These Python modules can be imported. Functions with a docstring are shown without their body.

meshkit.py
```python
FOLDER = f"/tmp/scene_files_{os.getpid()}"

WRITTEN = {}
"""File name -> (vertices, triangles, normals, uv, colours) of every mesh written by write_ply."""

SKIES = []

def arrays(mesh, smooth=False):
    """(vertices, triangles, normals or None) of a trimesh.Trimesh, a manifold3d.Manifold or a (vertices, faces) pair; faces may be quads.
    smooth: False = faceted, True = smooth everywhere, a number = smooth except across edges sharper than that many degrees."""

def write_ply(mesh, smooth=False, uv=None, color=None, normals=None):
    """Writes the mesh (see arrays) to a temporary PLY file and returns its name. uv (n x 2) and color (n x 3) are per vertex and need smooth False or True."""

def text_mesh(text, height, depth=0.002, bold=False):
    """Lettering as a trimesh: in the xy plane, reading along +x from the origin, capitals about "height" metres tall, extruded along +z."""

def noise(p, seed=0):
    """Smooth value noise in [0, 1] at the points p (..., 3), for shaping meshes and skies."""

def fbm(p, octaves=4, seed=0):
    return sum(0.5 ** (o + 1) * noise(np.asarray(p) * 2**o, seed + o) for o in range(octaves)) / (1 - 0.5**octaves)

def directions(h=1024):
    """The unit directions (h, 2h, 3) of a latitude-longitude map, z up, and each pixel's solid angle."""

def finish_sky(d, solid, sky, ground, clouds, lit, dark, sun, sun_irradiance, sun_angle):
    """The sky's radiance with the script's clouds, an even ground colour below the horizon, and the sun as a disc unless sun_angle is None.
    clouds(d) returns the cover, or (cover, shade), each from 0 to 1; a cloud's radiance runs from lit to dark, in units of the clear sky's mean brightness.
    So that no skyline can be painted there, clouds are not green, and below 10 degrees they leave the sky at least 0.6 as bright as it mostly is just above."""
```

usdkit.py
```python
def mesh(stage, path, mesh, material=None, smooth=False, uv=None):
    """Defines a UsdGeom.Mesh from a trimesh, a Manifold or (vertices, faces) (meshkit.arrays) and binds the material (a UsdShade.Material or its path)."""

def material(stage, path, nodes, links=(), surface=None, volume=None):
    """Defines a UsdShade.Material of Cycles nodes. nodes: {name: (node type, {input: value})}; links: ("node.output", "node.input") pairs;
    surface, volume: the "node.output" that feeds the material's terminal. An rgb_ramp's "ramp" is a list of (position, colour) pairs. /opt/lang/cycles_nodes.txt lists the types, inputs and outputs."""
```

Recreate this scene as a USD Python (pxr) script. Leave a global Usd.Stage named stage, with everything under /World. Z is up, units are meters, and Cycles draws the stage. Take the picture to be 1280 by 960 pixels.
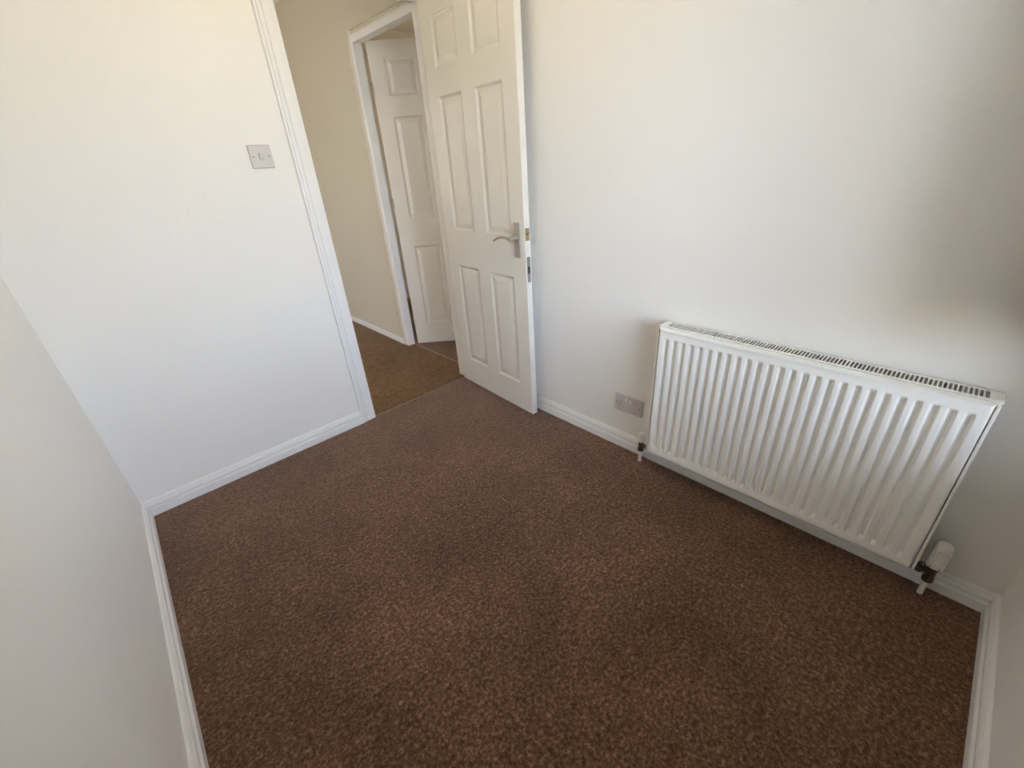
import math
import numpy as np
import trimesh
import manifold3d as m3
import usdkit
from shapely.geometry import Polygon
from pxr import Gf, Sdf, Usd, UsdGeom, UsdLux, UsdShade

stage = Usd.Stage.CreateInMemory()
UsdGeom.SetStageUpAxis(stage, "Z")
UsdGeom.SetStageMetersPerUnit(stage, 1.0)
UsdGeom.Xform.Define(stage, "/World")
stage.SetDefaultPrim(stage.GetPrimAtPath("/World"))

# ------------------------------------------------------------------ camera
EYE = (0.26181, 0.33412, 1.28746)
RIGHT = (0.72510763, -0.68576728, -0.06278664)
UP = (0.35810056, 0.29761788, 0.88497886)
BACK = (-0.58820312, -0.66418886, 0.46137864)
FOCAL_PX = 534.88
cam = UsdGeom.Camera.Define(stage, "/World/camera")
cam.CreateHorizontalApertureAttr(36.0)
cam.CreateVerticalApertureAttr(27.0)
cam.CreateFocalLengthAttr(36.0 * FOCAL_PX / 1280)
cam.CreateClippingRangeAttr(Gf.Vec2f(0.02, 200.0))
cam.CreateExposureAttr(5.2)
cam.AddTransformOp().Set(Gf.Matrix4d(*RIGHT, 0, *UP, 0, *BACK, 0, *EYE, 1))

# ------------------------------------------------------------------ light
SKY_STRENGTH = 0.88
SUN = 0.26
LAMP = 0.44                               # ceiling lamps of the bedroom
dome = UsdLux.DomeLight.Define(stage, "/World/sky")
dome.CreateIntensityAttr(1.0)
sky_mat = usdkit.material(stage, "/World/Looks/sky", {
    "sky": ("sky_texture", {"sky_type": "hosek_wilkie", "sun_disc": False, "sun_direction": (0.15, 0.6, 0.78), "turbidity": 3.0, "ground_albedo": 0.3}),
    "haze": ("mix", {"mix_type": "mix", "fac": 0.35, "color2": (0.36, 0.36, 0.36)}),
    "wb": ("mix", {"mix_type": "multiply", "fac": 1.0, "color2": (1.33, 1.28, 1.34)}),
    "bg": ("background_shader", {"strength": SKY_STRENGTH})}, [("sky.color", "haze.color1"), ("haze.color", "wb.color1"), ("wb.color", "bg.color")], surface="bg.background")
UsdShade.MaterialBindingAPI.Apply(dome.GetPrim()).Bind(sky_mat)
sun = UsdLux.DistantLight.Define(stage, "/World/sun")          # high behind the house: it lights the garden, not the room
sun.CreateAngleAttr(0.6)
sun.CreateIntensityAttr(SUN)
sun.CreateNormalizeAttr(True)
sun.CreateColorAttr(Gf.Vec3f(1.0, 0.93, 0.82))
sun.AddRotateXYZOp().Set(Gf.Vec3f(-38, 0, -14))

# ------------------------------------------------------------------ helpers
used = {}


def numbered(parent, name):
    key = f"{parent}/{name}"
    n = used.get(key, 0)
    used[key] = n + 1
    return key if n == 0 else f"{key}_{n:03d}"


def set_data(prim, label=None, category=None, group=None, kind=None):
    for k, v in (("label", label), ("category", category), ("group", group), ("kind", kind)):
        if v:
            prim.SetCustomDataByKey(k, v)
    return prim


def obj(name, mesh, mat, parent=None, smooth=False, **data):
    """ONE Mesh prim under parent (a prim) or under /World."""
    path = numbered(str(parent.GetPath()) if parent else "/World", name)
    m = usdkit.mesh(stage, path, mesh, M[mat], smooth=smooth)
    return set_data(m.GetPrim(), **data)


def thing(name, loc=(0, 0, 0), rotz=0.0, **data):
    x = UsdGeom.Xform.Define(stage, numbered("/World", name))
    x.AddTranslateOp().Set(Gf.Vec3d(*loc))
    if rotz:
        x.AddRotateZOp().Set(rotz)
    return set_data(x.GetPrim(), **data)


def join(*ms):
    return trimesh.util.concatenate([m for m in ms])


def box(x0, x1, y0, y1, z0, z1, bevel=0.0):
    """A box, its edges chamfered by bevel."""
    if bevel <= 0:
        b = trimesh.creation.box((x1 - x0, y1 - y0, z1 - z0))
        b.apply_translation(((x0 + x1) / 2, (y0 + y1) / 2, (z0 + z1) / 2))
        return b
    b = bevel
    pts = []
    for i in (0, 1):
        for j in (0, 1):
            for k in (0, 1):
                X, Y, Z = (x0, x1)[i], (y0, y1)[j], (z0, z1)[k]
                sx, sy, sz = (1, -1)[i], (1, -1)[j], (1, -1)[k]
                pts += [(X, Y + sy * b, Z + sz * b), (X + sx * b, Y, Z + sz * b), (X + sx * b, Y + sy * b, Z)]
    return trimesh.convex.convex_hull(np.array(pts))


def prism(profile, p0, p1, inward, up=(0, 0, 1), shear0=0.0, shear1=0.0):
    """Sweeps a closed profile [(out, high), ...] from p0 to p1; out runs along `inward`. shear mitres an end: the end moves by shear * out along the run."""
    p0, p1, n, u = (np.array(a, float) for a in (p0, p1, inward, up))
    d = p1 - p0
    d /= np.linalg.norm(d)
    pr = np.array(profile, float)
    a = p0 + pr[:, :1] * n + pr[:, 1:] * u + shear0 * pr[:, :1] * d
    b = p1 + pr[:, :1] * n + pr[:, 1:] * u + shear1 * pr[:, :1] * d
    k = len(pr)
    v = np.vstack([a, b])
    f = [(i, (i + 1) % k, k + (i + 1) % k) for i in range(k)] + [(i, k + (i + 1) % k, k + i) for i in range(k)]
    tri = trimesh.creation.triangulate_polygon(Polygon(pr), engine="earcut")
    tv, tf = tri
    order = [int(np.argmin(((pr - q) ** 2).sum(1))) for q in np.array(tv)[:, :2]]
    for t in tf:
        t = [order[i] for i in t]
        f.append((t[0], t[1], t[2]))
        f.append((k + t[2], k + t[1], k + t[0]))
    m = trimesh.Trimesh(v, np.array(f), process=False)
    m.merge_vertices()
    trimesh.repair.fix_normals(m)
    return m


def lathe(profile, centre=(0, 0, 0), axis="z", sections=28):
    m = trimesh.creation.revolve(np.array(profile, float), sections=sections)
    if axis == "y":
        m.apply_transform(trimesh.transformations.rotation_matrix(-math.pi / 2, (1, 0, 0)))
    if axis == "x":
        m.apply_transform(trimesh.transformations.rotation_matrix(math.pi / 2, (0, 1, 0)))
    m.apply_translation(centre)
    return m


def tube(points, radii, sides=14, squash=1.0):
    """A capped tube along a polyline with a radius per point; squash flattens it vertically."""
    P = np.array(points, float)
    r = np.broadcast_to(np.array(radii, float), (len(P),))
    T = np.gradient(P, axis=0)
    T /= np.linalg.norm(T, axis=1, keepdims=True)
    ref = np.array([0, 0, 1.0]) if abs(T[0][2]) < 0.8 else np.array([1.0, 0, 0])
    A = np.cross(T, ref)
    A /= np.linalg.norm(A, axis=1, keepdims=True)
    B = np.cross(A, T)
    t = np.arange(sides) * 2 * math.pi / sides
    V = P[:, None] + r[:, None, None] * (np.cos(t)[None, :, None] * A[:, None] + squash * np.sin(t)[None, :, None] * B[:, None])
    n = len(P)
    v = np.vstack([V.reshape(-1, 3), P[:1], P[-1:]])
    f = []
    for i in range(n - 1):
        for j in range(sides):
            a, b = i * sides + j, i * sides + (j + 1) % sides
            f += [(a, b, b + sides), (a, b + sides, a + sides)]
    for j in range(sides):
        f.append((n * sides, (j + 1) % sides, j))
        f.append((n * sides + 1, (n - 1) * sides + j, (n - 1) * sides + (j + 1) % sides))
    m = trimesh.Trimesh(v, np.array(f), process=False)
    trimesh.repair.fix_normals(m)
    return m


def man(t):
    return m3.Manifold(m3.Mesh(np.asarray(t.vertices, np.float32), np.asarray(t.faces, np.uint32)))


def cut(solid, *tools):
    s = man(solid)
    for t in tools:
        s = s - man(t)
    o = s.to_mesh()
    return trimesh.Trimesh(np.asarray(o.vert_properties)[:, :3], np.asarray(o.tri_verts), process=False)


def slab(poly, z0, z1):
    """A horizontal slab from a plan outline."""
    m = trimesh.creation.extrude_polygon(Polygon(poly), z1 - z0, engine="earcut")
    m.apply_translation((0, 0, z0))
    return m


# ------------------------------------------------------------------ materials
M = {}


def paint(name, color, rough=0.5, spec=0.5, bump=0.0, scale=60.0, vary=0.0):
    nodes = {"p": ("principled_bsdf", {"base_color": color, "roughness": rough, "specular_ior_level": spec})}
    links = []
    if bump or vary:
        nodes["g"] = ("geometry", {})
        nodes["n"] = ("noise_texture", {"scale": scale, "detail": 4.0, "roughness": 0.6})
        links.append(("g.position", "n.vector"))
    if bump:
        nodes["b"] = ("bump", {"strength": 1.0, "distance": bump})
        links += [("n.fac", "b.height"), ("b.normal", "p.normal")]
    if vary:
        lo, hi = [c * (1 - vary) for c in color], [min(1, c * (1 + vary)) for c in color]
        nodes["r"] = ("rgb_ramp", {"ramp": [(0.3, lo), (0.7, hi)]})
        links += [("n.fac", "r.fac"), ("r.color", "p.base_color")]
    M[name] = usdkit.material(stage, f"/World/Looks/{name}", nodes, links, surface="p.BSDF")


def carpet(name, dark, mid, light, nap, sheen):
    """Twist pile: flecked yarn colours, broad brushed patches and a rough relief."""
    M[name] = usdkit.material(stage, f"/World/Looks/{name}", {
        "g": ("geometry", {}),
        "fine": ("noise_texture", {"scale": 95.0, "detail": 5.0, "roughness": 0.78}),
        "cell": ("voronoi_texture", {"scale": 150.0}),
        "broad": ("noise_texture", {"scale": 2.6, "detail": 5.0, "roughness": 0.6, "distortion": 0.5}),
        "tuft": ("noise_texture", {"scale": 38.0, "detail": 3.0, "roughness": 0.65, "distortion": 0.6}),
        "r": ("rgb_ramp", {"ramp": [(0.33, dark), (0.5, mid), (0.67, light)]}),
        "rb": ("rgb_ramp", {"ramp": [(0.3, (1 - nap,) * 3), (0.7, (1 + nap * 0.5,) * 3)]}),
        "rt": ("rgb_ramp", {"ramp": [(0.3, (0.68,) * 3), (0.7, (1.24,) * 3)]}),
        "m1": ("mix", {"mix_type": "multiply", "fac": 1.0}),
        "m2": ("mix", {"mix_type": "multiply", "fac": 1.0}),
        "sum": ("math", {"math_type": "add"}),
        "b": ("bump", {"strength": 0.45, "distance": 0.006}),
        "p": ("principled_bsdf", {"roughness": 0.95, "specular_ior_level": 0.1, "sheen_weight": sheen, "sheen_roughness": 0.42, "sheen_tint": (0.85, 0.64, 0.52)}),
    }, [("g.position", "fine.vector"), ("g.position", "cell.vector"), ("g.position", "broad.vector"), ("g.position", "tuft.vector"),
        ("fine.fac", "r.fac"), ("broad.fac", "rb.fac"), ("tuft.fac", "rt.fac"),
        ("r.color", "m1.color1"), ("rb.color", "m1.color2"), ("m1.color", "m2.color1"), ("rt.color", "m2.color2"), ("m2.color", "p.base_color"),
        ("fine.fac", "sum.value1"), ("cell.distance", "sum.value2"), ("sum.value", "b.height"), ("b.normal", "p.normal")], surface="p.BSDF")


paint("wall_paint", (0.885, 0.86, 0.81), 0.5, 0.3, bump=0.0006, scale=55)
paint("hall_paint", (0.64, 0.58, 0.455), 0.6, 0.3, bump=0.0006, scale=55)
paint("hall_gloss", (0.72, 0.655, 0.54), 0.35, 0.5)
paint("ceiling_paint", (0.90, 0.89, 0.87), 0.7, 0.2)
paint("gloss", (0.87, 0.86, 0.84), 0.3, 0.5)
M["door_paint"] = usdkit.material(stage, "/World/Looks/door_paint", {   # satin paint over an embossed wood grain
    "tc": ("texture_coordinate", {}), "map": ("mapping", {"scale": (1.0, 1.0, 0.06)}),
    "n": ("noise_texture", {"scale": 210.0, "detail": 3.0, "roughness": 0.6}), "b": ("bump", {"strength": 0.6, "distance": 0.0005}),
    "p": ("principled_bsdf", {"base_color": (0.81, 0.77, 0.69), "roughness": 0.22, "specular_ior_level": 0.5})},
    [("tc.object", "map.vector"), ("map.vector", "n.vector"), ("n.fac", "b.height"), ("b.normal", "p.normal")], surface="p.BSDF")
paint("enamel", (0.91, 0.89, 0.83), 0.38, 0.5)
paint("enamel_dark", (0.10, 0.095, 0.09), 0.6, 0.3)
paint("plastic", (0.62, 0.57, 0.55), 0.35, 0.5)
paint("plastic_white", (0.84, 0.81, 0.74), 0.35, 0.5)
paint("slot", (0.05, 0.045, 0.04), 0.6, 0.3)
paint("bronze", (0.07, 0.05, 0.035), 0.35, 0.6)
paint("threshold", (0.36, 0.27, 0.18), 0.6, 0.3)
paint("underlay", (0.03, 0.022, 0.016), 0.9, 0.1)
paint("garden", (0.42, 0.37, 0.27), 0.9, 0.2, scale=0.6, vary=0.2)
paint("curtain_cloth", (0.34, 0.30, 0.26), 0.9, 0.1)
paint("outer_brick", (0.4, 0.26, 0.18), 0.9, 0.1)
for nm, col, ro in (("satin_chrome", (0.55, 0.52, 0.49), 0.36), ("brass", (0.62, 0.47, 0.22), 0.3), ("steel", (0.35, 0.33, 0.31), 0.35)):
    M[nm] = usdkit.material(stage, f"/World/Looks/{nm}", {"p": ("principled_bsdf", {"base_color": col, "metallic": 1.0, "roughness": ro})}, surface="p.BSDF")
M["lamp_glow"] = usdkit.material(stage, "/World/Looks/lamp_glow", {"e": ("emission", {"color": (1.0, 0.83, 0.57), "strength": LAMP})}, surface="e.emission")
M["frosted"] = usdkit.material(stage, "/World/Looks/frosted", {"t": ("transparent_bsdf", {"color": (0.60, 0.54, 0.45)}), "d": ("diffuse_bsdf", {"color": (0.8, 0.8, 0.8)}), "m": ("mix_closure", {"fac": 0.2})}, [("t.BSDF", "m.closure1"), ("d.BSDF", "m.closure2")], surface="m.closure")
M["landing_glass"] = usdkit.material(stage, "/World/Looks/landing_glass", {"t": ("transparent_bsdf", {"color": (0.62, 0.57, 0.49)}), "d": ("diffuse_bsdf", {"color": (0.8, 0.8, 0.8)}), "m": ("mix_closure", {"fac": 0.1})}, [("t.BSDF", "m.closure1"), ("d.BSDF", "m.closure2")], surface="m.closure")
M["pane"] = usdkit.material(stage, "/World/Looks/pane", {"t": ("transparent_bsdf", {"color": (0.95, 0.97, 0.97)}), "g": ("glossy_bsdf", {"roughness": 0.0}), "f": ("fresnel", {"IOR": 1.5}), "m": ("mix_closure", {})},
                            [("f.fac", "m.fac"), ("t.BSDF", "m.closure1"), ("g.BSDF", "m.closure2")], surface="m.closure")
carpet("carpet", (0.038, 0.016, 0.008), (0.146, 0.074, 0.044), (0.37, 0.215, 0.142), 0.3, 0.8)
carpet("hall_carpet", (0.085, 0.044, 0.017), (0.188, 0.105, 0.047), (0.33, 0.20, 0.10), 0.18, 0.25)

# ------------------------------------------------------------------ plan (metres, z up)
W, L, H = 1.8088, 2.5138, 2.40            # right wall, door wall, ceiling
XL0 = -0.036                              # the left wall runs very slightly out of square
BT = 0.018                                # baseboard thickness
LB = 2.585                                # hall face of the door wall
XH, XH2 = 1.832, 1.888                    # hall face and far face of the hall's right wall
DX0, DX1, DH = 1.092, 1.776, 2.00         # bedroom doorway
HY0, HY1 = 2.615, 3.332                   # hall doorway along y
WX0, WX1, WZ0, WZ1 = 0.60, 1.67, 0.54, 2.06   # the window behind the camera
WT = 0.26                                 # outer wall thickness


# ------------------------------------------------------------------ setting: the bedroom shell
def setting(name, mesh, mat, label, category, smooth=False):
    return obj(name, mesh, mat, None, smooth, label=label, category=category, kind="structure")


setting("floor", slab([(XL0 - 0.02, -0.02), (W + 0.03, -0.02), (W + 0.03, L - 0.004), (-0.03, L - 0.004)], -0.05, 0.0), "carpet",
        "dark brown twist-pile carpet covering the bedroom floor", "carpet")
setting("wall_left", slab([(XL0, 0), (0, L), (-0.1, L), (-0.14, 0)], -0.05, H), "wall_paint", "plain white painted wall along the left edge, meeting the switch wall", "wall")
wb = box(-0.1, W + 0.02, L, LB, -0.05, H)
setting("wall_back", cut(wb, box(DX0 - 0.03, DX1 + 0.03, L - 0.1, LB + 0.1, -0.1, DH + 0.03)), "wall_paint", "white wall holding the light switch and the open bedroom doorway", "wall")
setting("wall_right", box(W, XH2, -WT, L, -0.05, H), "wall_paint", "white wall behind the radiator and the double socket", "wall")
wf = box(-0.14, W, -WT, 0, -0.05, H)
setting("wall_front", cut(wf, box(WX0, WX1, -WT - 0.1, 0.1, WZ0, WZ1)), "wall_paint", "white wall at the near right corner, below the unseen window", "wall")
setting("ceiling", slab([(-0.16, -WT), (XH2, -WT), (XH2, LB), (-0.16, LB)], H, H + 0.1), "ceiling_paint", "white bedroom ceiling above the picture", "ceiling")

SKIRT = [(0, 0), (BT, 0), (BT, 0.0345), (0.0130, 0.0405), (0.0080, 0.0412), (0.0070, 0.0465), (0.0125, 0.0475), (0.0144, 0.0510), (0.0138, 0.0580), (0.0112, 0.0630), (0.0066, 0.0645), (0.0060, 0.0675), (0.0088, 0.0690), (0.0080, 0.0720), (0.0030, 0.0768), (0, 0.0770)]


def skirting(name, p0, p1, inward, s0, s1, label, mat="gloss"):
    return setting(name, prism(SKIRT, p0, p1, inward, shear0=s0, shear1=s1), mat, label, "skirting board", 35)


AX0, AX1 = 1.014, 1.096
skirting("baseboard_left", (XL0, 0, 0), (0, L, 0), (1, 0, 0), 1, -1, "white moulded skirting along the left wall, nearest the left picture edge")
skirting("baseboard_back", (0, L, 0), (AX0 + 0.004, L, 0), (0, -1, 0), 1, 0, "white moulded skirting below the light switch, ending at the door architrave")
skirting("baseboard_right", (W, 0, 0), (W, L, 0), (-1, 0, 0), 1, 0, "white moulded skirting running behind the radiator and its valves")
skirting("baseboard_front", (XL0, 0, 0), (W, 0, 0), (0, 1, 0), 1, -1, "white moulded skirting at the lower right picture edge")

# ------------------------------------------------------------------ setting: door frames
ARCH = [(0, 0), (0, 0.082), (0.0165, 0.082), (0.0185, 0.080), (0.0185, 0.0755), (0.0110, 0.0735), (0.0105, 0.0705), (0.0172, 0.0685), (0.0180, 0.0640), (0.0150, 0.0595), (0.0095, 0.0560), (0.0095, 0.0520), (0.0148, 0.0500), (0.0145, 0.0440), (0.0125, 0.0385), (0.0105, 0.0310), (0.0098, 0.0220), (0.0092, 0.0060), (0.0060, 0.0)]


def arch_profile(width):
    k = width / 0.082
    return [(a, b * k) for a, b in ARCH]


t1 = thing("trim_1", label="white door casing of the bedroom doorway beside the light switch", category="door frame", kind="structure")
A82 = arch_profile(AX1 - AX0)
obj("architrave", prism(A82, (AX1, L, 0), (AX1, L, DH + 0.005 + (AX1 - AX0)), (0, -1, 0), up=(-1, 0, 0)), "gloss", t1, 30)
obj("architrave", prism(A82, (AX1 - 0.0, L, DH + 0.005), (DX1 + 0.03, L, DH + 0.005), (0, -1, 0), up=(0, 0, 1)), "gloss", t1, 30)
obj("lining", join(box(DX0 - 0.03, DX0, L, LB, 0, DH + 0.03, 0.0015)), "gloss", t1)
obj("lining", join(box(DX1, DX1 + 0.03, L, LB, 0, DH + 0.03, 0.0015)), "gloss", t1)
obj("lining", join(box(DX0, DX1, L, LB, DH, DH + 0.03, 0.0015)), "gloss", t1)
obj("door_stop", box(DX0, DX0 + 0.012, L + 0.040, L + 0.062, 0, DH, 0.001), "gloss", t1)
obj("door_stop", box(DX0 + 0.012, DX1, L + 0.040, L + 0.062, DH - 0.012, DH, 0.001), "gloss", t1)

# hall door frame (the wall stands along y; the casing faces the bedroom doorway)
t2 = thing("trim_2", label="white door casing on the hall wall around the half open hall door", category="door frame", kind="structure")
AW2 = 0.062
A2 = [(a * 0.75, b) for a, b in arch_profile(AW2)]
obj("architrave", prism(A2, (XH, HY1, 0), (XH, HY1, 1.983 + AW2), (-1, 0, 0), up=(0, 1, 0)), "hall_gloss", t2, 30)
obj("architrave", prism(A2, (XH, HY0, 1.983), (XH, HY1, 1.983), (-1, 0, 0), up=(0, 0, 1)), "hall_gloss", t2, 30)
obj("lining", box(XH - 0.010, XH2 - 0.006, HY1 - 0.002, HY1 + 0.03, 0, 2.015, 0.002), "gloss", t2)
obj("lining", box(XH - 0.010, XH2 - 0.006, HY0, HY1 - 0.002, 1.980, 2.015, 0.002), "gloss", t2)
setting("subfloor", box(DX0, DX1, L - 0.02, L + 0.03, -0.07, -0.051), "underlay", "dark gap beneath the carpet seam in the doorway", "floor")
setting("trim_3", box(DX0, DX1, L - 0.004, L + 0.002, -0.05, 0.002, 0.001), "threshold", "thin seam between bedroom and hall carpets in the doorway", "carpet seam")
setting("trim_4", box(XH2 - 0.012, XH2 - 0.001, HY0, HY1 - 0.004, -0.03, 0.004, 0.002), "threshold", "thin pale threshold strip under the hall door", "threshold")

# ------------------------------------------------------------------ setting: the hall and the room beyond
HXL, HYB = -0.6, 5.3
setting("floor_hall", slab([(HXL, L + 0.011), (XH2 - 0.012, L + 0.011), (XH2 - 0.012, HYB), (HXL, HYB)], -0.05, -0.002), "hall_carpet", "golden brown carpet of the hall beyond the doorway", "carpet")
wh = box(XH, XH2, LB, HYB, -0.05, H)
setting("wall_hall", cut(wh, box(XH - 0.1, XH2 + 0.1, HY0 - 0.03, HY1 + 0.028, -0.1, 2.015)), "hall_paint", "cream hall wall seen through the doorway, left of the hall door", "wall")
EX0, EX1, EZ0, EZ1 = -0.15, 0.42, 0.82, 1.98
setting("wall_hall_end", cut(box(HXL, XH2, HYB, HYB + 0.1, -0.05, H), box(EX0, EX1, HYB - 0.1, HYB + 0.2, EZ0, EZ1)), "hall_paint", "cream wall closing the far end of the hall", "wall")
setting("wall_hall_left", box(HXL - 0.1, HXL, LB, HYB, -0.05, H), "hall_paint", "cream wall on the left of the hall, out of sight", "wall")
setting("ceiling_hall", slab([(HXL - 0.1, LB), (XH2, LB), (XH2, HYB + 0.1), (HXL - 0.1, HYB + 0.1)], H, H + 0.1), "ceiling_paint", "white hall ceiling above the picture", "ceiling")
setting("baseboard_hall", prism([(0, 0), (0.012, 0), (0.012, 0.036), (0.009, 0.042), (0, 0.044)], (XH, HY1 + AW2, -0.002), (XH, HYB, -0.002), (-1, 0, 0)), "gloss", "low white skirting along the hall wall", "skirting board")
RX, RY0, RY1 = 4.4, 1.9, 4.6
setting("floor_room_beyond", slab([(XH2 - 0.001, RY0), (RX, RY0), (RX, RY1), (XH2 - 0.001, RY1)], -0.05, -0.002), "carpet", "dark brown carpet in the room behind the hall door", "carpet")
setting("wall_room_beyond", join(cut(box(RX, RX + 0.1, RY0, RY1, -0.05, H), box(RX - 0.1, RX + 0.2, RY0 + 0.6, RY1 - 0.6, 0.9, 2.1)), box(XH2, RX, RY1, RY1 + 0.1, -0.05, H)), "wall_paint", "pale wall of the room seen above the hall door", "wall")
setting("wall_room_side", box(XH2, RX, RY0 - 0.1, RY0, -0.05, H), "wall_paint", "pale side wall of the room behind the hall door, out of sight", "wall")
setting("ceiling_room_beyond", slab([(XH2, RY0 - 0.1), (RX + 0.1, RY0 - 0.1), (RX + 0.1, RY1 + 0.1), (XH2, RY1 + 0.1)], H, H + 0.1), "ceiling_paint", "white ceiling of the room behind the hall door", "ceiling")


# ------------------------------------------------------------------ doors
DW, DHT, DT = 0.686, 1.981, 0.035
COLS = [(0.0955, 0.2905), (0.3955, 0.5905)]
ROWS = [(0.166, 0.766), (0.957, 1.582), (1.692, 1.896)]
RINGS = [(0.0, 0.0), (0.004, 0.0018), (0.009, 0.0058), (0.0135, 0.0075), (0.0165, 0.0078), (0.0185, 0.0070), (0.040, 0.0022), (0.042, 0.0020)]


def raised_panel(u0, u1, z0, z1):
    """One moulded panel of a six-panel door, filling its opening, alike on both faces. Door frame: x along the door, y through it (0 .. DT), z up."""
    v, f, k = [], [], len(RINGS)
    for side in (0, 1):
        base = len(v)
        for o, d in RINGS:
            y = d if side == 0 else DT - d
            v += [(u0 + o, y, z0 + o), (u1 - o, y, z0 + o), (u1 - o, y, z1 - o), (u0 + o, y, z1 - o)]
        for r in range(k - 1):
            for c in range(4):
                a, b = base + 4 * r + c, base + 4 * r + (c + 1) % 4
                q = (a, b, b + 4), (a, b + 4, a + 4)
                f += q if side == 0 else [t[::-1] for t in q]
        e = base + 4 * (k - 1)
        q = (e, e + 1, e + 2), (e, e + 2, e + 3)
        f += q if side == 0 else [t[::-1] for t in q]
    n = 4 * k
    for c in range(4):
        a, b = c, (c + 1) % 4
        f += [(a, n + a, n + b), (a, n + b, b)]
    return trimesh.Trimesh(np.array(v), np.array(f), process=False)


def six_panel_door(root, mat):
    frame = box(0, DW, 0, DT, 0, DHT, 0.0015)
    holes = [box(a, b, -0.1, DT + 0.1, z0, z1) for a, b in COLS for z0, z1 in ROWS]
    obj("door_leaf", cut(frame, *holes), mat, root)
    for z0, z1 in ROWS:
        for a, b in COLS:
            obj("panel", raised_panel(a, b, z0, z1), mat, root)


def lever_handle(root, u, z, y0, side):
    """A lever on a back plate; side -1 stands out towards -y."""
    h = obj("handle_plate", box(u - 0.0195, u + 0.0195, *sorted((y0, y0 + side * 0.008)), z - 0.092, z + 0.068, 0.0025), "satin_chrome", root, label="satin chrome back plate")
    neck = lathe([(0, 0), (0.0125, 0), (0.0125, 0.006), (0.0095, 0.010), (0.0095, 0.046), (0, 0.046)], axis="y")
    if side < 0:
        neck.apply_transform(trimesh.transformations.rotation_matrix(math.pi, (0, 0, 1)))
    neck.apply_translation((u, y0 + side * 0.008, z))
    t = np.linspace(0, 1, 18)
    pts = np.stack([u + 0.012 - 0.132 * t, np.full_like(t, y0 + side * 0.050), z - 0.004 + 0.011 * np.sin(t * math.pi * 1.25 - 0.35) - 0.006 * t ** 4], 1)
    rad = 0.0105 - 0.0030 * t
    lev = tube(pts, rad, 16, squash=0.62)
    obj("lever", join(neck, lev), "satin_chrome", h, 50, label="curved satin chrome lever")


# bedroom door: stands open along the right wall; its hinge edge is at the door wall
HINGE = np.array([1.7515, L - 0.017, 0.008])
DA = -0.0566
ang = math.degrees(math.atan2(-math.cos(DA), math.sin(DA)))     # the leaf's direction in plan
d1 = thing("door_1", HINGE, ang, label="white six-panel bedroom door standing open against the right wall", category="door", kind="structure")
# in the door's own frame +y points to the right wall when x runs along the leaf, so y = 0 is the face we see
six_panel_door(d1, "door_paint")
lever_handle(d1, DW - 0.050, 0.957, 0.0, -1)
lp = obj("latch_plate", box(DW - 0.001, DW + 0.0012, 0.0055, 0.0295, 0.945, 1.001, 0.0006), "brass", d1, label="brass latch plate on the door edge")
obj("latch_bolt", box(DW + 0.0012, DW + 0.008, 0.011, 0.024, 0.966, 0.981, 0.002), "steel", lp)
kp = obj("lock_plate", box(DW - 0.001, DW + 0.0012, 0.0075, 0.0275, 0.750, 0.871, 0.0006), "steel", d1, label="dark steel lock plate on the door edge")
obj("lock_bolt", box(DW + 0.0008, DW + 0.0018, 0.011, 0.024, 0.792, 0.826, 0.0003), "slot", kp)
for hz in (0.20, 1.02, 1.76):
    obj("hinge", join(lathe([(0, 0), (0.005, 0), (0.005, 0.075), (0, 0.075)], (-0.004, DT + 0.003, hz), sections=12), box(-0.0018, 0.0, 0.004, DT, hz, hz + 0.075)), "steel", d1)

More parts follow.
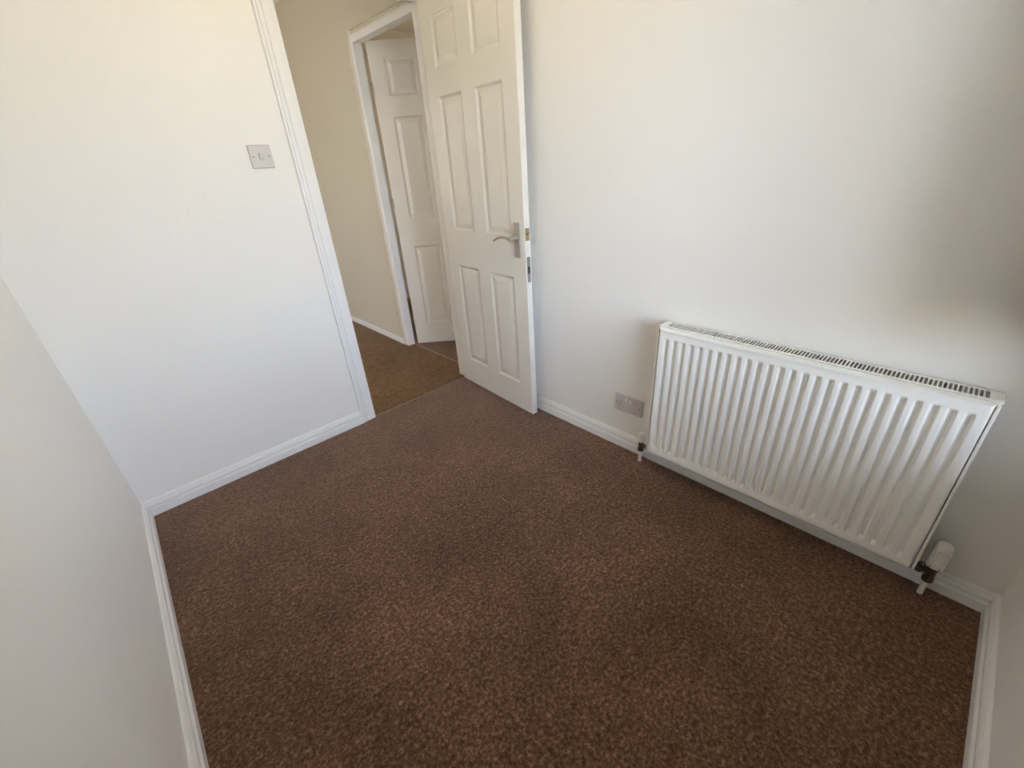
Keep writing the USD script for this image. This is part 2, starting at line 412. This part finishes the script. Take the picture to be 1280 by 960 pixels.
# hall door: hinged on the far side, half open into the room beyond
a2 = math.radians(49)
ang2 = math.degrees(math.atan2(-math.cos(a2), math.sin(a2)))
d2 = thing("door_2", (1.891, 3.300, 0.010), ang2, label="white six-panel hall door standing half open, partly hidden by the bedroom door", category="door", kind="structure")
six_panel_door(d2, "door_paint")
for hz in (0.165, 1.02, 1.70):
    obj("hinge", join(lathe([(0, 0), (0.0045, 0), (0.0045, 0.075), (0, 0.075)], (-0.002, -0.003, hz), sections=12), box(-0.0018, 0.0, 0.004, DT - 0.004, hz, hz + 0.075)), "steel", d2)

# ------------------------------------------------------------------ radiator
RY_0, RY_1 = 0.2010, 1.1010               # along the wall, near end to far end
RZ0, RZ1 = 0.0986, 0.6852
RF = 1.7130                               # front face
rad = thing("radiator", (RF, RY_0, RZ0), label="white ribbed panel radiator on the right wall with slotted top grille", category="radiator")
RW, RH = RY_1 - RY_0, RZ1 - RZ0           # own frame: x = depth from the front face to the wall, y along, z up


def ribbed_front():
    pitch, n = RW / 27.0, 26
    y_first = pitch                       # centre of the first valley
    prof = [(-0.50, 0), (-0.36, 0), (-0.30, 0.06), (-0.24, 0.30), (-0.19, 0.70), (-0.14, 0.94), (-0.09, 1.0), (0.09, 1.0), (0.14, 0.94), (0.19, 0.70), (0.24, 0.30), (0.30, 0.06), (0.36, 0)]
    ys, dp = [0.0, 0.003, 0.008], [0, 0, 0]
    for i in range(n):
        for a, d in prof:
            ys.append(y_first + i * pitch + a * pitch)
            dp.append(d)
    ys += [RW - 0.5 * pitch, RW - 0.008, RW - 0.003, RW]
    dp += [0, 0, 0, 0]
    ys, dp = np.array(ys), np.array(dp)
    zs = np.array([0.0, 0.002, 0.006, 0.012, 0.030, 0.0325, 0.0350, 0.0410, 0.0470, 0.0500, 0.055, 0.3, 0.532, 0.5380, 0.5405, 0.5450, 0.5495, 0.5520, 0.5570, 0.572, 0.576, 0.580, 0.584, 0.5866])
    wt = np.array([0, 0, 0, 0, 0, 0, 0.06, 0.5, 0.94, 1.0, 1.0, 1.0, 1.0, 1.0, 0.94, 0.5, 0.06, 0, 0, 0, 0, 0, 0, 0])
    edge_z = np.interp(zs, [0.0, 0.002, 0.006, 0.012, 0.030, 0.572, 0.576, 0.580, 0.584, 0.5866], [0.012, 0.005, 0.0015, 0.0, 0.0025, 0.0025, -0.0005, -0.0005, 0.004, 0.012])
    edge_z[(zs > 0.012) & (zs < 0.572)] = 0.0025
    edge_y = np.interp(ys, [0, 0.003, 0.008, 0.012, RW - 0.012, RW - 0.008, RW - 0.003, RW], [0.010, 0.003, 0.0, 0.0, 0.0, 0.0, 0.003, 0.010])
    Y, Z = np.meshgrid(ys, zs)
    X = 0.0082 * wt[:, None] * dp[None, :] + np.maximum(edge_z[:, None], edge_y[None, :] + 0 * edge_z[:, None])
    v = np.stack([X, Y, Z], -1).reshape(-1, 3)
    r, c = X.shape
    i, j = np.meshgrid(np.arange(r - 1), np.arange(c - 1), indexing="ij")
    a = (i * c + j).ravel()
    f = np.vstack([np.stack([a, a + c, a + 1], 1), np.stack([a + 1, a + c, a + c + 1], 1)])
    # close the sheet: a flat back 16 mm behind
    back = v.copy()
    back[:, 0] = 0.017
    nv = len(v)
    f2 = f[:, ::-1] + nv
    rim = list(range(0, c)) + [k * c + c - 1 for k in range(1, r)] + list(range((r - 1) * c + c - 2, (r - 1) * c - 1, -1)) + [k * c for k in range(r - 2, 0, -1)]
    side = []
    for k in range(len(rim)):
        p, q = rim[k], rim[(k + 1) % len(rim)]
        side += [(p, q, q + nv), (p, q + nv, p + nv)]
    m = trimesh.Trimesh(np.vstack([v, back]), np.vstack([f, f2, side]), process=False)
    trimesh.repair.fix_normals(m)
    return m


obj("front_panel", ribbed_front(), "enamel", rad, 40)
DB = 0.086                                # back of the casing
obj("back_panel", box(0.070, 0.080, 0.006, RW - 0.006, 0.004, RH - 0.060, 0.003), "enamel", rad)
fins = [box(0.018, 0.068, 0.03 + k * 0.0333, 0.0312 + k * 0.0333, 0.03, RH - 0.03) for k in range(26)]
obj("convector_fins", join(*fins), "enamel_dark", rad, kind="stuff")
# side covers: a thin sheet with a rolled front edge standing just outside the panel ends
for s in (0, 1):
    y0, y1 = (-0.0095, -0.0022) if s == 0 else (RW + 0.0022, RW + 0.0095)
    obj("side_cover", box(0.007, DB, y0, y1, 0.002, RH - 0.006, 0.002), "enamel", rad)
# top grille: a frame with cross bars; the slots between them are open
GX0, GX1 = 0.022, DB + 0.004
GY0, GY1 = -0.0125, RW + 0.0125
SX0, SX1 = 0.036, 0.080
S0, S1 = 0.014, RW - 0.014
gz0, gz1 = RH - 0.002, RH + 0.001
parts = [box(GX0, SX0, GY0, GY1, gz0, gz1, 0.001), box(SX1, GX1, GY0, GY1, gz0, gz1, 0.001), box(SX0, SX1, GY0, S0, gz0, gz1), box(SX0, SX1, S1, GY1, gz0, gz1),
         box(GX0, GX0 + 0.002, GY0, GY1, gz0 - 0.012, gz0), box(GX0, GX1, GY0, GY0 + 0.0015, gz0 - 0.014, gz0), box(GX0, GX1, GY1 - 0.0015, GY1, gz0 - 0.014, gz0)]
nb = 89
sp = (S1 - S0) / nb
bars = [box(SX0, SX1, S0 + k * sp - 0.0018, S0 + k * sp + 0.0018, gz0, gz1 - 0.0006) for k in range(1, nb)]
tg = obj("top_grille", join(*parts), "enamel", rad, label="slotted top grille")
obj("grille_bar", join(*bars), "enamel", tg, kind="stuff")
obj("wall_bracket", box(0.080, W - RF - 0.0005, 0.12, 0.15, 0.10, 0.48, 0.001), "enamel", rad)
obj("wall_bracket", box(0.080, W - RF - 0.0005, RW - 0.15, RW - 0.12, 0.10, 0.48, 0.001), "enamel", rad)

# thermostatic valve at the near end
VX = 1.755
v1 = thing("radiator_valve", (VX, 0.1535, 0.0), label="white ribbed thermostatic valve on a bronze body at the radiator's near end", category="radiator valve")
obj("pipe", lathe([(0, 0), (0.0078, 0), (0.0078, 0.078), (0, 0.078)], sections=18), "plastic_white", v1, 40, label="white pipe rising from the carpet")
body = join(lathe([(0, 0.058), (0.0125, 0.058), (0.0140, 0.061), (0.0140, 0.074), (0.0120, 0.078), (0.0120, 0.105), (0.0145, 0.108), (0.0145, 0.119), (0, 0.119)], sections=18))
obj("valve_body", body, "bronze", v1, 40, label="dark bronze valve body")
tail = lathe([(0, 0.0), (0.0085, 0.0), (0.0085, 0.012), (0.0135, 0.014), (0.0145, 0.020), (0.0135, 0.026), (0.0085, 0.028), (0.0085, 0.044), (0, 0.044)], (0, 0.008, 0.0925), axis="y", sections=18)
obj("union_nut", tail, "bronze", v1, 40)
ring = trimesh.creation.torus(0.0075, 0.0021, major_sections=28, minor_sections=10)
ring.apply_transform(trimesh.transformations.rotation_matrix(math.radians(-55), (0, 1, 0)))
ring.apply_translation((-0.0120, 0.0265, 0.1160))
obj("ring", ring, "bronze", v1, True, label="small dark ring on the union nut")
# scalloped head
ribs = 14
prof = [(0.0, 0.121), (0.0185, 0.121), (0.0208, 0.124), (0.0208, 0.134), (0.0190, 0.1355), (0.0190, 0.140), (0.0206, 0.142), (0.0210, 0.147), (0.0212, 0.186), (0.0212, 0.188), (0.0190, 0.1895), (0.0190, 0.192), (0.0208, 0.194), (0.0200, 0.204), (0.0175, 0.210), (0.0120, 0.2125), (0.0, 0.213)]
head = trimesh.creation.revolve(np.array(prof), sections=120)
hv = head.vertices.copy()
th = np.arctan2(hv[:, 1], hv[:, 0])
rr = np.hypot(hv[:, 0], hv[:, 1])
dent = np.where((hv[:, 2] > 0.141) & (hv[:, 2] < 0.189) & (rr > 0.017), 0.0026 * (0.5 + 0.5 * np.cos(ribs * th)) ** 2, 0.0)
k = np.where(rr > 1e-6, (rr - dent) / np.maximum(rr, 1e-6), 1)
head.vertices = np.stack([hv[:, 0] * k, hv[:, 1] * k, hv[:, 2]], 1)
obj("valve_head", head, "plastic_white", v1, 35, label="white ribbed thermostatic head")
obj("setting_ring", join(*[box(-0.0012, 0.0012, -0.0209, -0.0196, 0.1262, 0.1318).apply_transform(trimesh.transformations.rotation_matrix(k * 2 * math.pi / 6, (0, 0, 1))) for k in range(6)]), "slot", v1)

# lockshield valve at the far end
v2 = thing("radiator_valve", (VX, 1.1545, 0.0), label="small white capped lockshield valve between the socket and the radiator", category="radiator valve")
obj("pipe", lathe([(0, 0), (0.0078, 0), (0.0078, 0.072), (0, 0.072)], sections=18), "plastic_white", v2, 40, label="white pipe rising from the carpet")
obj("valve_body", lathe([(0, 0.060), (0.0125, 0.060), (0.0140, 0.063), (0.0140, 0.075), (0.0115, 0.079), (0.0115, 0.102), (0.0135, 0.104), (0.0135, 0.110), (0, 0.110)], sections=18), "bronze", v2, 40, label="dark bronze valve body")
tail2 = lathe([(0, 0.0), (0.0085, 0.0), (0.0085, 0.012), (0.0135, 0.014), (0.0145, 0.020), (0.0135, 0.026), (0.0085, 0.028), (0.0085, 0.044), (0, 0.044)], (0, -0.052, 0.0925), axis="y", sections=18)
obj("union_nut", tail2, "bronze", v2, 40)
obj("valve_cap", lathe([(0, 0.111), (0.0150, 0.111), (0.0155, 0.114), (0.0150, 0.140), (0.0135, 0.150), (0.0095, 0.155), (0, 0.156)], sections=24), "plastic_white", v2, 40, label="white plastic cap")

# ------------------------------------------------------------------ switch and socket
sw = thing("light_switch", (0.889, L, 1.3686), label="square grey-white single light switch on the wall left of the doorway", category="light switch")
plate = cut(box(-0.043, 0.043, -0.0085, 0, -0.043, 0.043, 0.0028), box(-0.0075, 0.0075, -0.02, -0.004, -0.0135, 0.0135))
obj("switch_plate", plate, "plastic", sw)
rk = trimesh.convex.convex_hull(np.array([(sx * 0.0068, y, z) for sx in (-1, 1) for y, z in ((-0.004, -0.0128), (-0.0075, -0.0128), (-0.0100, -0.001), (-0.0118, 0.0128), (-0.004, 0.0128))]))
obj("rocker", rk, "plastic", sw)
for sx in (-1, 1):
    s = obj("screw", lathe([(0, 0), (0.0032, 0), (0.0032, 0.0006), (0.0018, 0.0010), (0, 0.0010)], (0, 0, 0), axis="y", sections=14).apply_transform(trimesh.transformations.rotation_matrix(math.pi, (0, 0, 1))).apply_translation((sx * 0.0302, -0.0085, 0)), "steel", sw)
    obj("screw_slot", box(sx * 0.0302 - 0.0026, sx * 0.0302 + 0.0026, -0.0099, -0.0093, -0.0004, 0.0004), "slot", s)

so = thing("socket", (W, 1.2625, 0.2425), label="white double wall socket low on the wall beside the radiator", category="socket")
pins = []
for c in (-0.0365, 0.0365):
    pins += [box(-0.02, -0.0045, c - 0.0022, c + 0.0022, 0.0005, 0.0090), box(-0.02, -0.0045, c - 0.0140, c - 0.0080, -0.0160, -0.0118), box(-0.02, -0.0045, c + 0.0080, c + 0.0140, -0.0160, -0.0118)]
for c in (-0.0115, 0.0115):
    pins.append(box(-0.02, -0.0045, c - 0.0062, c + 0.0062, 0.0090, 0.0300))
sp_ = cut(box(-0.0095, 0, -0.0735, 0.0735, -0.043, 0.043, 0.0028), *pins)
obj("socket_plate", sp_, "plastic", so)
for c in (-0.0365, 0.0365):
    obj("pin_hole", join(box(-0.0052, -0.0044, c - 0.0021, c + 0.0021, 0.0006, 0.0089), box(-0.0052, -0.0044, c - 0.0139, c - 0.0081, -0.0159, -0.0119), box(-0.0052, -0.0044, c + 0.0081, c + 0.0139, -0.0159, -0.0119)), "slot", so)
for c in (-0.0115, 0.0115):
    obj("rocker", trimesh.convex.convex_hull(np.array([(x, c + sy * 0.0056, z) for sy in (-1, 1) for x, z in ((-0.0045, 0.0096), (-0.0088, 0.0096), (-0.0105, 0.0195), (-0.0130, 0.0294), (-0.0045, 0.0294))])), "plastic_white", so)
for c in (-0.0603, 0.0603):
    s = obj("screw", lathe([(0, 0), (0.0034, 0), (0.0034, 0.0006), (0.0018, 0.0010), (0, 0.0010)], (0, 0, 0), axis="x", sections=14).apply_transform(trimesh.transformations.rotation_matrix(math.pi, (0, 0, 1))).apply_translation((-0.0095, c, 0)), "steel", so)
    obj("screw_slot", box(-0.0109, -0.0103, c - 0.0026, c + 0.0026, -0.0004, 0.0004), "slot", s)

# ------------------------------------------------------------------ behind the camera: the window that lights the room, and what it looks on to
w1 = thing("window_1", ((WX0 + WX1) / 2, -0.16, WZ0), label="white framed window behind the camera that lights the room", category="window", kind="structure")
ww, wh_ = (WX1 - WX0) / 2, WZ1 - WZ0
fr = cut(box(-ww, ww, -0.035, 0.035, 0, wh_, 0.002), box(-ww + 0.05, -0.03, -0.1, 0.1, 0.05, wh_ - 0.05), box(0.03, ww - 0.05, -0.1, 0.1, 0.05, wh_ - 0.05))
obj("window_frame", fr, "gloss", w1)
obj("pane", box(-ww + 0.048, -0.028, -0.003, 0.003, 0.048, wh_ - 0.048), "pane", w1)
obj("pane", box(0.028, ww - 0.048, -0.003, 0.003, 0.048, wh_ - 0.048), "pane", w1)


def plain_window(name, x0, x1, y0, y1, z0, z1, label, glazing):
    w = thing(name, label=label, category="window", kind="structure")
    b = 0.045
    if x1 - x0 > y1 - y0:
        hole = box(x0 + b, x1 - b, y0 - 1, y1 + 1, z0 + b, z1 - b)
        glass = box(x0 + b - 0.002, x1 - b + 0.002, (y0 + y1) / 2 - 0.003, (y0 + y1) / 2 + 0.003, z0 + b - 0.002, z1 - b + 0.002)
    else:
        hole = box(x0 - 1, x1 + 1, y0 + b, y1 - b, z0 + b, z1 - b)
        glass = box((x0 + x1) / 2 - 0.003, (x0 + x1) / 2 + 0.003, y0 + b - 0.002, y1 - b + 0.002, z0 + b - 0.002, z1 - b + 0.002)
    obj("window_frame", cut(box(x0, x1, y0, y1, z0, z1, 0.002), hole), "gloss", w)
    obj("pane", glass, glazing, w)


plain_window("window_2", EX0, EX1, HYB + 0.02, HYB + 0.08, EZ0, EZ1, "frosted window at the far end of the hall, out of sight", "landing_glass")
plain_window("window_3", RX + 0.02, RX + 0.08, RY0 + 0.6, RY1 - 0.6, 0.9, 2.1, "window of the room behind the hall door, out of sight", "frosted")
setting("trim_5", box(WX0 - 0.05, WX1 + 0.05, -0.13, 0.035, WZ0 - 0.022, WZ0, 0.004), "gloss", "white window board behind the camera", "window board")
setting("garden", box(-40, 42, -60, -WT - 0.05, -2.9, -2.8), "garden", "sunlit pale ground outside the bedroom window, out of sight", "ground")


# ceiling lamps, above the picture
def ceiling_lamp(x, y, glow, label):
    t = thing("ceiling_lamp", (x, y, H), label=label, category="ceiling lamp")
    obj("lamp_base", lathe([(0, -0.03), (0.075, -0.03), (0.08, -0.026), (0.08, 0), (0, 0)], sections=24), "gloss", t, 40)
    obj("lamp_shade", lathe([(0, -0.115), (0.07, -0.110), (0.115, -0.095), (0.14, -0.070), (0.145, -0.050), (0.135, -0.032), (0.07, -0.0301), (0, -0.0301)], sections=24), glow, t, 40, label="round opal glass shade, lit")


ceiling_lamp(0.95, 1.65, "lamp_glow", "round opal ceiling lamp of the bedroom, above the picture")


# sill-length curtain drawn back into the near right corner, just outside the picture
cu = thing("curtain", (0, 0, 0), label="drawn back curtain in the near right corner, outside the picture", category="curtain")
n = 60
cx = np.linspace(1.60, 1.795, n)
cy = 0.122 + 0.058 * np.sin(np.linspace(0, 6 * 2 * math.pi, n))
ring = np.stack([np.concatenate([cx, cx[::-1]]), np.concatenate([cy + 0.003, cy[::-1] - 0.003])], 1)
obj("cloth", slab(ring, 0.845, 2.235), "curtain_cloth", cu)
obj("curtain_pole", lathe([(0, 0), (0.012, 0), (0.012, 1.78), (0, 1.78)], (0.012, 0.105, 2.25), axis="x", sections=14), "steel", cu)
for x in (0.03, 1.40):
    obj("pole_bracket", box(x, x + 0.02, 0.0, 0.11, 2.225, 2.275, 0.002), "steel", cu)
